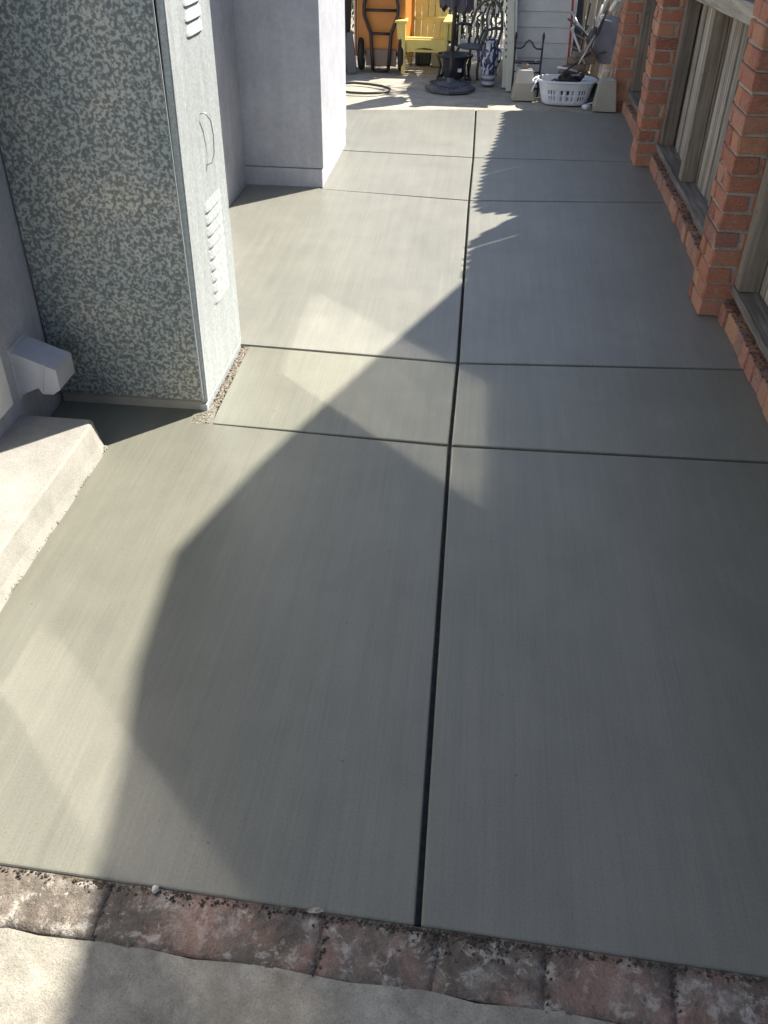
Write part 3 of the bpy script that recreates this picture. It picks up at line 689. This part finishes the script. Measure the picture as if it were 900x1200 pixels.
cbk = thing('cinder_block', 'cream concrete block beside the dark crate under the yellow chair', 'block', (-.5, 10.0, 0))
b = MB()
for x0, x1, yy0, yy1 in ((-.07, .13, 0, .03), (-.07, .13, .12, .15), (-.07, -.04, .03, .12), (.015, .045, .03, .12), (.10, .13, .03, .12)): b.box(x0, x1, yy0, yy1, 0, .19)
b.build('block', 'cream_block', cbk)

# ornate grey cast chair
gc = thing('cast_metal_chair', 'ornate dark grey cast metal chair behind the parasol pole', 'chair', (-.13, 9.62, 0), R(-35))
b = MB().prism([(.17*math.cos(t), .16*math.sin(t)) for t in [2*math.pi*j/20 for j in range(20)]], .245, .262); b.bevel(.004).build('seat', 'grey_cast', gc)
for sx, sy in ((-1, -1), (1, -1), (1, 1), (-1, 1)):
    MB().tube([(sx*.11, sy*.10, .25), (sx*.15, sy*.13, .17), (sx*.13, sy*.12, .07), (sx*.17, sy*.16, .0)], .013, 7).build('leg', 'grey_cast', gc, True)
arch = [(-.17, .13, .25), (-.185, .17, .4), (-.15, .2, .54), (-.07, .215, .62), (0, .22, .64), (.07, .215, .62), (.15, .2, .54), (.185, .17, .4), (.17, .13, .25)]
MB().tube(arch, .014, 7).build('back_frame', 'grey_cast', gc, True)
for k in range(5):
    x = -.11+.055*k; MB().tube([(x*.9, .13, .255), (x+.02, .165, .36), (x-.02, .19, .47), (x*.8, .212, .60-abs(x)*.7)], .011, 6).build('back_scroll', 'grey_cast', gc, True)
for s in (-1, 1): MB().tube([(s*.18, .16, .41), (s*.205, .02, .43), (s*.2, -.1, .42), (s*.17, -.12, .33), (s*.14, -.1, .25)], .014, 7).build('armrest', 'grey_cast', gc, True)

# blue and white vase
va = thing('ceramic_vase', 'blue and white patterned ceramic vase beside the shed corner', 'vase', (.02, 9.17, 0))
MB().lathe([(.062, 0), (.064, .02), (.06, .03), (.07, .09), (.082, .17), (.086, .24), (.078, .31), (.058, .345), (.055, .36), (.07, .372), (.071, .382), (.055, .384), (.05, .34)], 36).build('body', 'vase', va, True)
for s in (-1, 1): MB().tube([(s*.078, 0, .31), (s*.1, 0, .28), (s*.1, 0, .22), (s*.085, 0, .19)], .008, 6).build('handle', 'vase', va, True)

# shed with horizontal siding
shed = thing('garden_shed', 'small pale grey garden shed with horizontal siding boards', 'shed', (.14, 9.05, 0))
MB().box(.05, .6, .06, 1.5, 0, 1.06).build('core', 'shed_siding', shed)
zz = 0.0; hts = []
for k in range(8):
    z0_, z1_ = .125*k+.01, .125*(k+1)+.006
    b = MB().poly([(.10, .055, z0_), (.62, .055, z0_), (.62, .055, z1_), (.10, .055, z1_), (.10, .028, z0_), (.62, .028, z0_), (.62, .042, z1_), (.10, .042, z1_)],
                  [(0, 3, 2, 1), (4, 5, 6, 7), (0, 1, 5, 4), (2, 3, 7, 6), (1, 2, 6, 5), (0, 4, 7, 3)])
    b.build('siding_board', 'shed_siding', shed)
for k in range(8):
    z0_, z1_ = .125*k+.01, .125*(k+1)+.006
    MB().poly([(.045, .1, z0_), (.045, 1.5, z0_), (.045, 1.5, z1_), (.045, .1, z1_), (.02, .1, z0_), (.02, 1.5, z0_), (.034, 1.5, z1_), (.034, .1, z1_)],
              [(0, 3, 2, 1), (4, 5, 6, 7), (0, 1, 5, 4), (2, 3, 7, 6), (1, 2, 6, 5), (0, 4, 7, 3)]).build('siding_board', 'shed_siding', shed)
MB().box(.012, .095, .015, .095, 0, 1.05).bevel(.004).build('corner_trim', 'shed_trim', shed)
rfm = MB(); rfm.poly([(-.0, -.02, 1.065), (.66, -.02, 1.065), (.66, 1.6, 1.065), (-.0, 1.6, 1.065), (-.0, .76, 1.22), (.66, .76, 1.22)], [(3, 2, 1, 0), (0, 1, 5, 4), (2, 3, 4, 5), (1, 2, 5), (3, 0, 4)])
rfm.build('roof', 'roof_shingle', shed)
# leaning vinyl post
vp = thing('leaning_post', 'pale slotted fence post leaning upright on the shed corner', 'post', (.235, 8.95, 0)); vp.rotation_euler = (R(-1.5), R(-4.5), 0)
MB().box(-.045, .025, -.03, .03, .0, 1.06).bevel(.004).build('shaft', 'shed_trim', vp)
MB().box(.028, .05, -.02, .03, .0, 1.0).bevel(.003).build('channel', 'shed_siding', vp)
for k in range(12): MB().box(-.052, -.04, -.034, -.02, .28+.055*k, .30+.055*k).build('slot_tab', 'slate_plastic', vp)

# iron headboard frame
hb = thing('iron_headboard', 'black iron headboard frame with arched rail leaning on the shed', 'headboard', (.355, 8.72, 0)); hb.rotation_euler = (R(-9), 0, R(-2))
for s in (-1, 1):
    MB().tube([(s*.115, 0, 0), (s*.12, 0, .46)], .009, 7).build('post', 'dark_metal', hb, True)
    MB().lathe([(.011, .46), (.013, .48), (.009, .50), (.003, .515)], 8, c=(s*.12, 0, 0)).build('finial', 'dark_metal', hb, True)
MB().tube([(-.12, 0, .385), (-.07, 0, .385), (-.045, 0, .40), (-.025, 0, .435), (0, 0, .45), (.025, 0, .435), (.045, 0, .40), (.07, 0, .385), (.12, 0, .385)], .007, 7).build('arched_rail', 'dark_metal', hb, True)
for z in (.285, .27, .2, .11): MB().tube([(-.118, 0, z), (.118, 0, z)], .0055 if z == .285 else .007, 7).build('rail', 'dark_metal', hb, True)

# pier blocks
def pierblock(x, y, label, cap, rz=0):
    p = thing('pier_block', label, 'concrete block', (x, y, 0), rz, 'concrete pier blocks by the laundry basket')
    a, t, h = .1, .068, .235
    b = MB().poly([(-a, -a, 0), (a, -a, 0), (a, a, 0), (-a, a, 0), (-t, -t, h), (t, -t, h), (t, t, h), (-t, t, h)], [(3, 2, 1, 0), (4, 5, 6, 7), (0, 1, 5, 4), (1, 2, 6, 5), (2, 3, 7, 6), (3, 0, 4, 7)])
    b.bevel(.008, 2).build('base', 'block_concrete', p)
    return p
p1 = pierblock(.335, 8.64, 'tapered concrete pier block with pale cap before the iron headboard', True, .05)
b = MB().poly([(-.076, -.082, .14), (.076, -.082, .14), (.068, -.071, .22), (-.068, -.071, .22), (-.066, -.066, .242), (.066, -.066, .242), (.066, .066, .242), (-.066, .066, .242)], [(0, 1, 2, 3), (3, 2, 5, 4), (4, 5, 6, 7)])
b.build('mortar_cap', 'block_pale', p1)
MB().box(-.03, .03, -.02, .05, .24, .285).bevel(.01).build('wood_insert', 'log_wood', p1)
p2 = pierblock(1.03, 8.33, 'tapered concrete pier block with a metal post bracket on top', False, -.04)
MB().box(-.06, .06, -.05, .05, .236, .241).build('cap_plate', 'block_pale', p2)
br = MB()
for x in (-.045, -.028, .02, .045): br.tube([(x, -.02, .236), (x*1.1, -.02, .35 if abs(x) > .03 else .33)], .0035, 6)
br.tube([(-.055, -.02, .305), (.055, -.02, .305)], .004, 6); br.build('post_bracket', 'pale_metal', p2, True)

# laundry basket
bk = thing('laundry_basket', 'oval white plastic laundry basket with slotted sides on the patio', 'basket', (.70, 8.53, 0))
def ell(t, a, b_): # superellipse
    c_, s_3 = math.cos(t), math.sin(t); return a*math.copysign(abs(c_)**.75, c_), b_*math.copysign(abs(s_3)**.75, s_3)
K = 96; lev = [(0, .185, .115), (.012, .20, .125), (.038, .206, .13), (.074, .216, .139), (.088, .219, .141), (.124, .227, .148), (.13, .229, .149), (.17, .24, .158), (.185, .243, .16)]
bmk = MB(); rings = []
for z, a, b_ in lev: rings.append([bmk.bm.verts.new((*ell(2*math.pi*j/K, a, b_), z)) for j in range(K)])
for li, (A, B_) in enumerate(zip(rings, rings[1:])):
    for j in range(K):
        jj = j % 48; hole = li in (3, 5) and False
        hole = (li in (2, 4)) and (j % 2 == 0) and any(abs(j-c_) < 5 for c_ in (64, 72, 80, 16, 24, 32)) and (j % 8) not in (4,)
        if not hole: bmk.bm.faces.new((A[j], A[(j+1) % K], B_[(j+1) % K], B_[j]))
bmk.bm.faces.new(rings[0][::-1])
bo = bmk.build('tub', 'white_plastic', bk, True); sm = bo.modifiers.new('thick', 'SOLIDIFY'); sm.thickness = .004
MB().tube([(*ell(2*math.pi*j/64, .252, .168), .19) for j in range(64)], .010, 8, True).build('rim', 'white_plastic', bk, True)
for s in (-1, 1): MB().tube([(s*.252, -.07, .188), (s*.285, -.06, .17), (s*.29, 0, .168), (s*.285, .06, .17), (s*.252, .07, .188)], .009, 7).build('handle', 'white_plastic', bk, True)
MB().tube([(-.262, -.08, .185), (-.29, -.1, .12), (-.295, -.1, .10)], .008, 6).build('broken_handle', 'white_plastic', bk, True)
cl = MB()
for k in range(7):
    a = k*.9; cl.tube([(.02*k-.05+.09*math.cos(a+q), .05*math.sin(a*1.7)+.05*math.sin(a+q), .13+.012*k+.02*math.sin(2*q)) for q in [j*.6 for j in range(9)]], .016, 7)
tag(cl.build('black_hose_bundle', 'rubber', None, True), 'bundle of black hose lying in the laundry basket', 'hose').location = (.68, 8.53, -.0)
# white valve on the ground
vl = thing('pipe_valve', 'small white plastic pipe valve on the patio by the basket', 'valve', P(687, 128)+Vector((0, 0, .022)), .4)
MB().tube([(-.04, 0, 0), (.03, 0, 0)], .016, 10).build('pipe_tee', 'white_plastic', vl, True)
MB().lathe([(.012, -.02), (.022, -.012), (.022, .012), (.012, .02)], 12, c=(-.015, -.012, .0)).build('valve_ball', 'white_plastic', vl, True)
MB().bar((.0, 0, .018), (.05, 0, .028), .014, .006).build('lever', 'white_plastic', vl)

# folded lawn chair and junk in the corner
fc = thing('folding_chair', 'folded grey cloth lawn chair leaning in the corner by the pier', 'folding chair', (.98, 8.86, 0)); fc.rotation_euler = (R(-12), R(9), R(-6))
for s in (-1, 1):
    MB().tube([(s*.13, 0, 0.02), (s*.125, 0, .80)], .010, 7).build('frame_tube', 'pale_metal', fc, True)
    MB().tube([(s*.11, -.05, .0), (s*.12, .03, .62)], .010, 7).build('frame_tube', 'pale_metal', fc, True)
n = 8; vs = []; fs = []
for j in range(13):
    for i in range(n+1):
        u = i/n-.5; vs.append((u*.235, -.02-.02*math.cos(u*math.pi)+.012*math.sin(j*1.1+i), .26+.38*j/12+(.05*abs(u) if j == 0 else 0)))
for j in range(12):
    for i in range(n): a = j*(n+1)+i; fs.append((a, a+1, a+n+2, a+n+1))
q_ = MB().poly(vs, fs).build('cloth_sling', 'chair_cloth', fc, True); q_.modifiers.new('thick', 'SOLIDIFY').thickness = .006
MB().tube([(-.13, -.03, .60), (.13, -.03, .60)], .007, 6).build('cross_tube', 'pale_metal', fc, True)
for s in (-1, 1): MB().bar((s*.135, -.04, .63), (s*.10, -.02, .78), .03, .02).bevel(.005).build('arm_rest', 'pale_metal', fc)
def tubeobj(nm, label, cat, a, b_, r, mt, grp=None, k=8):
    a, b_ = Vector(a), Vector(b_); o = MB().tube([Vector((0, 0, 0)), (b_-a)*.5+Vector((.004, 0, .004)), b_-a], r, k).build(nm, mt, None, True); o.location = a
    return tag(o, label, cat, grp)
tubeobj('red_pole', 'thin red pole standing at the shed edge in the corner', 'pole', (.74, 8.98, 0), (.70, 9.0, .9), .010, 'red_paint')
tubeobj('metal_pipe', 'bright metal pipe slanting across the firewood pile', 'pipe', (.86, 8.78, .27), (.71, 8.86, .54), .011, 'pale_metal')
tubeobj('white_stick', 'short white stick poking out of the firewood towards the shed', 'stick', (.62, 8.70, .255), (.80, 8.72, .22), .009, 'white_plastic')
tubeobj('wooden_pole', 'light wooden pole leaning on the brick pier behind the folded chair', 'pole', (1.06, 8.72, 0), (1.17, 8.86, .95), .012, 'cream_block')
tubeobj('chrome_tube', 'chrome tube crossing below the folded chair sling', 'tube', (.80, 8.70, .28), (.92, 8.80, .50), .008, 'pale_metal')
tubeobj('steel_rod', 'thin dark steel rod resting on the laundry basket', 'rod', (.66, 8.62, .215), (.90, 8.80, .36), .007, 'dark_metal')
def log(label, a, b_, r):
    a, b_ = Vector(a), Vector(b_); L = (b_-a)
    pts_ = [L*t+Vector((random.uniform(-.006, .006), random.uniform(-.006, .006), random.uniform(-.006, .006))) for t in (0, .25, .5, .75, 1)]
    o = MB().tube(pts_, [r*random.uniform(.85, 1.1) for _ in pts_], 9).build('firewood_log', 'log_wood', None, True); o.location = a
    return tag(o, label, 'log', 'firewood logs in the corner')
log('bottom firewood log lying flat behind the laundry basket', (.67, 8.78, .05), (1.0, 8.86, .05), .045); log('firewood log resting directly on the bottom log', (.66, 8.82, .14), (.98, 8.84, .13), .045); log('thin firewood log slanting forward above the laundry basket', (.70, 8.70, .14), (.92, 8.86, .17), .035)
log('firewood log under the white stick', (.68, 8.76, .21), (.88, 8.80, .24), .035); log('thick brown firewood log in the upper pile beside the red pole', (.72, 8.84, .28), (.95, 8.82, .31), .038); log('topmost thin firewood log beside the slanting metal pipe', (.74, 8.80, .34), (.93, 8.84, .345), .03)
log('short firewood log with its cut end towards the path', (.66, 8.73, .21), (.72, 8.84, .22), .04)
tp = MB(); n = 14; vs = []; fs = []
for j in range(n+1):
    for i in range(n+1):
        u, v = i/n-.5, j/n-.5; z = .19*math.exp(-(u*u*5+v*v*4))*(1+.25*math.sin(i*1.9)*math.cos(j*1.3))+random.uniform(-.006, .006)
        vs.append((u*.34, v*.3, max(.0, z-.02 if max(abs(u), abs(v)) < .49 else 0)))
for j in range(n):
    for i in range(n): a = j*(n+1)+i; fs.append((a, a+1, a+n+2, a+n+1))
o = tp.poly(vs, fs).build('black_tarp', 'tarp', None, True); tag(o, 'crumpled black tarp between firewood and brick pier', 'tarp'); o.location = (.99, 8.62, 0); o.modifiers.new('thick', 'SOLIDIFY').thickness = .004
bl = thing('broken_lawn_chair', 'tangled broken lawn chair frame of bent grey tubes above the firewood', 'lawn chair', (.86, 8.93, 0))
for pts_ in ([(-.16, 0, .66), (-.10, -.03, .58), (.02, -.05, .47), (.06, -.06, .40)], [(-.18, .02, .60), (-.06, -.04, .53), (.04, -.07, .44)], [(.05, -.06, .0), (.06, -.05, .3), (.03, -.06, .5), (.10, -.02, .72)],
             [(-.02, -.09, .30), (.05, -.08, .44), (.12, -.05, .62)], [(-.14, .0, .0), (-.10, -.02, .35), (.0, -.04, .56)], [(.0, -.07, .42), (.10, -.06, .50), (.14, -.04, .68)], [(-.12, -.06, .34), (.04, -.1, .33), (.18, -.08, .36)]):
    MB().tube(pts_, .009, 7).build('bent_tube', 'pale_metal' if len(pts_) == 4 else 'grey_cast', bl, True)
for pts_ in ([(-.08, -.1, .28), (.02, -.11, .40), (.05, -.1, .60)], [(.10, -.09, .34), (-.02, -.1, .46), (-.12, -.07, .50)], [(-.15, -.05, .40), (-.02, -.08, .36), (.08, -.1, .27)]):
    MB().tube(pts_, .007, 6).build('bent_tube', 'log_wood', bl, True)
MB().tube([(.0, -.09, .44), (.04, -.09, .50), (.06, -.09, .56)], [.02, .028, .018], 8).build('hinge_knuckle', 'grey_cast', bl, True)
tubeobj('thin_branch', 'thin grey branch sticking up left of the folded chair', 'branch', (.78, 8.84, .0), (.86, 8.97, .72), .007, 'bark')
tubeobj('bamboo_cane', 'pale bamboo cane leaning between the red pole and folded chair', 'cane', (.84, 8.88, 0), (.93, 9.0, .9), .007, 'cream_block')
# small metal can and saw-toothed boards leaning behind
cn_ = thing('metal_can', 'small grey metal can balanced above the folded chair', 'can', (1.055, 8.98, .66), .3); cn_.rotation_euler = (.3, .35, 0)
MB().lathe([(.028, 0), (.03, .005), (.03, .1), (.028, .105), (.02, .1)], 16).build('body', 'pale_metal', cn_, True)
MB().tube([(.028, 0, .09), (.05, 0, .07), (.05, 0, .04), (.028, 0, .02)], .004, 6).build('handle', 'pale_metal', cn_, True)
for k, (x, w, mt, lb_) in enumerate(((.80, .09, 'slate_plastic', 'blue grey panel leaning beside the red pole'), (.90, .05, 'cream_block', 'narrow light board leaning behind the firewood'), (.985, .08, 'post', 'dark weathered board leaning behind the folded chair'), (1.10, .09, 'rail', 'wide grey board leaning beside the brick pier'))):
    o = MB().box(-w/2, w/2, -.01, .01, 0, 1.15).bevel(.003).build('leaning_board', 'board' if mt == 'rail' else mt); o.location = (x, 9.06+.02*k, 0); o.rotation_euler = (R(-7), R(2*(k-1)), 0)
    tag(o, lb_, 'board')
# back fence of dark boards behind the junk, white picket railing and shrubs behind the chairs
bf = thing('back_fence', 'dark board fence closing the yard behind the junk corner', 'fence', (.8, 10.7, 0))
for k in range(14): MB().box(.1*k-.1, .1*k-.006, 0, .02, 0, 1.7).build('board', 'post', bf)
for z in (.3, 1.3): MB().box(-.1, 1.3, -.04, -.002, z, z+.08).build('rail', 'post', bf)
pk = thing('white_railing', 'white picket railing at the back of the yard', 'railing', (-1.6, 10.6, 0))
for k in range(31): MB().box(.075*k, .075*k+.022, -.012, .012, .06, 1.1).bevel(.003).build('picket', 'white_plastic', pk)
for z in (.05, 1.02): MB().box(-.05, 2.35, -.02, .02, z, z+.05).bevel(.004).build('rail', 'white_plastic', pk)
for x in (-.07, 1.1, 2.33): MB().box(x-.04, x+.04, -.042, .042, -.01, 1.2).bevel(.006).build('post', 'white_plastic', pk)
def shrub(x, y, rx, rz_, label, n):
    s = thing('shrub', label, 'shrub', (x, y, 0))
    for k in range(4):
        a = k*1.6; MB().tube([(0, 0, 0), (.06*math.cos(a), .06*math.sin(a), rz_*.5), (.2*rx*math.cos(a), .2*math.sin(a), rz_*1.3)], [.02, .014, .006], 6).build('stem', 'bark', s, True)
    b = MB()
    for _ in range(n):
        while True:
            u = Vector([random.uniform(-1, 1) for _ in range(3)])
            if .25 < u.length < 1: break
        p = Vector((u.x*rx, u.y*.32, rz_+u.z*rz_*.97)); q = Matrix.Rotation(random.uniform(0, 6), 3, 'Z') @ Matrix.Rotation(random.uniform(-1.2, 1.2), 3, 'X')
        l = random.uniform(.03, .055)
        b.poly([p+q @ Vector(v) for v in ((0, -l, 0), (l*.4, 0, l*.12), (0, l, 0), (-l*.4, 0, l*.12))], [(0, 1, 2, 3)])
    b.build('foliage', 'leaf', s); return s
shrub(-.35, 11.2, .5, .55, 'green shrub behind the white railing, next to the shed', 1800)
shrub(-1.3, 11.25, .55, .6, 'green shrub behind the white railing, behind the orange cart', 1800)
shrub(.35, 11.3, .4, .6, 'green shrub behind the shed and back railing', 1000)
# garden hose on the patio and a slate bin behind the bay
hp = [P(x, y, .012) for x, y in ((392, 99), (402, 97.5), (415, 97), (432, 98.5), (448, 101), (457, 104), (456, 107), (444, 109), (428, 109.3), (412, 108.5), (398, 107))]
tag(MB().tube(hp, .011, 8).build('garden_hose', 'hose_green', None, True), 'dark garden hose looped on the sunlit patio', 'hose')
bn = thing('slate_bin', 'dark slate plastic bin partly hidden behind the house bay', 'bin', (-1.50, 9.62, 0))
MB().lathe([(.13, 0), (.135, .02), (.165, .62), (.175, .63), (.175, .66), (.16, .66), (.15, .6), (.02, .58)], 24).build('body', 'slate_plastic', bn, True)
MB().lathe([(.185, .662), (.185, .69), (.15, .72), (.02, .73)], 24).build('lid', 'slate_plastic', bn, True)
sb = MB().box(-.05, .05, -.012, .012, 0, .36).bevel(.004).build('grey_plank', 'grey_cast'); sb.location = (-1.32, 9.50, .0); sb.rotation_euler = (R(-8), R(-8), 0)
tag(sb, 'short dark grey plank leaning on the slate bin', 'plank')

# tree beyond the yard that shades the cart
tr = thing('garden_tree', 'leafy tree beyond the back fence, shading the orange cart', 'tree', (1.9, 13.0, 0))
MB().tube([(0, 0, -.02), (.05, .03, .8), (-.03, .02, 1.6), (.04, 0, 2.4), (.0, .05, 3.2)], [.12, .10, .085, .06, .03], 9).build('trunk', 'bark', tr, True)
b = MB()
for k in range(9):
    a = k*2.4; z = 1.7+.16*k; L = .9-.04*k
    b.tube([(0, 0, z), (.4*L*math.cos(a), .4*L*math.sin(a), z+.3), (L*math.cos(a), L*math.sin(a), z+.5)], [.035, .022, .008], 6)
b.build('branches', 'bark', tr, True)
b = MB(); cl_ = [(Vector((random.gauss(0, .55), random.gauss(0, .55), 2.9+random.gauss(0, .45))), random.uniform(.28, .45)) for _ in range(22)]
for _ in range(4200):
    c_, r = random.choice(cl_); p = c_+Vector([random.gauss(0, 1) for _ in range(3)]).normalized()*r*random.random()**.4
    q = Matrix.Rotation(random.uniform(0, 6), 3, 'Z') @ Matrix.Rotation(random.uniform(-1.2, 1.2), 3, 'X'); l = random.uniform(.035, .06)
    b.poly([p+q @ Vector(v) for v in ((0, -l, 0), (l*.45, 0, l*.12), (0, l, 0), (-l*.45, 0, l*.12))], [(0, 1, 2, 3)])
b.build('crown', 'leaf', tr)
# leaf litter and soil crumbs on the curb under the rail
lp = [(random.uniform(1.185, 1.30), random.uniform(1.6, 8.1)) for _ in range(1500)]
tag(crumbs('curb_litter', 'curbtop', lp, .002, .007, .088), 'soil crumbs and litter lying on the brick curb', 'litter')
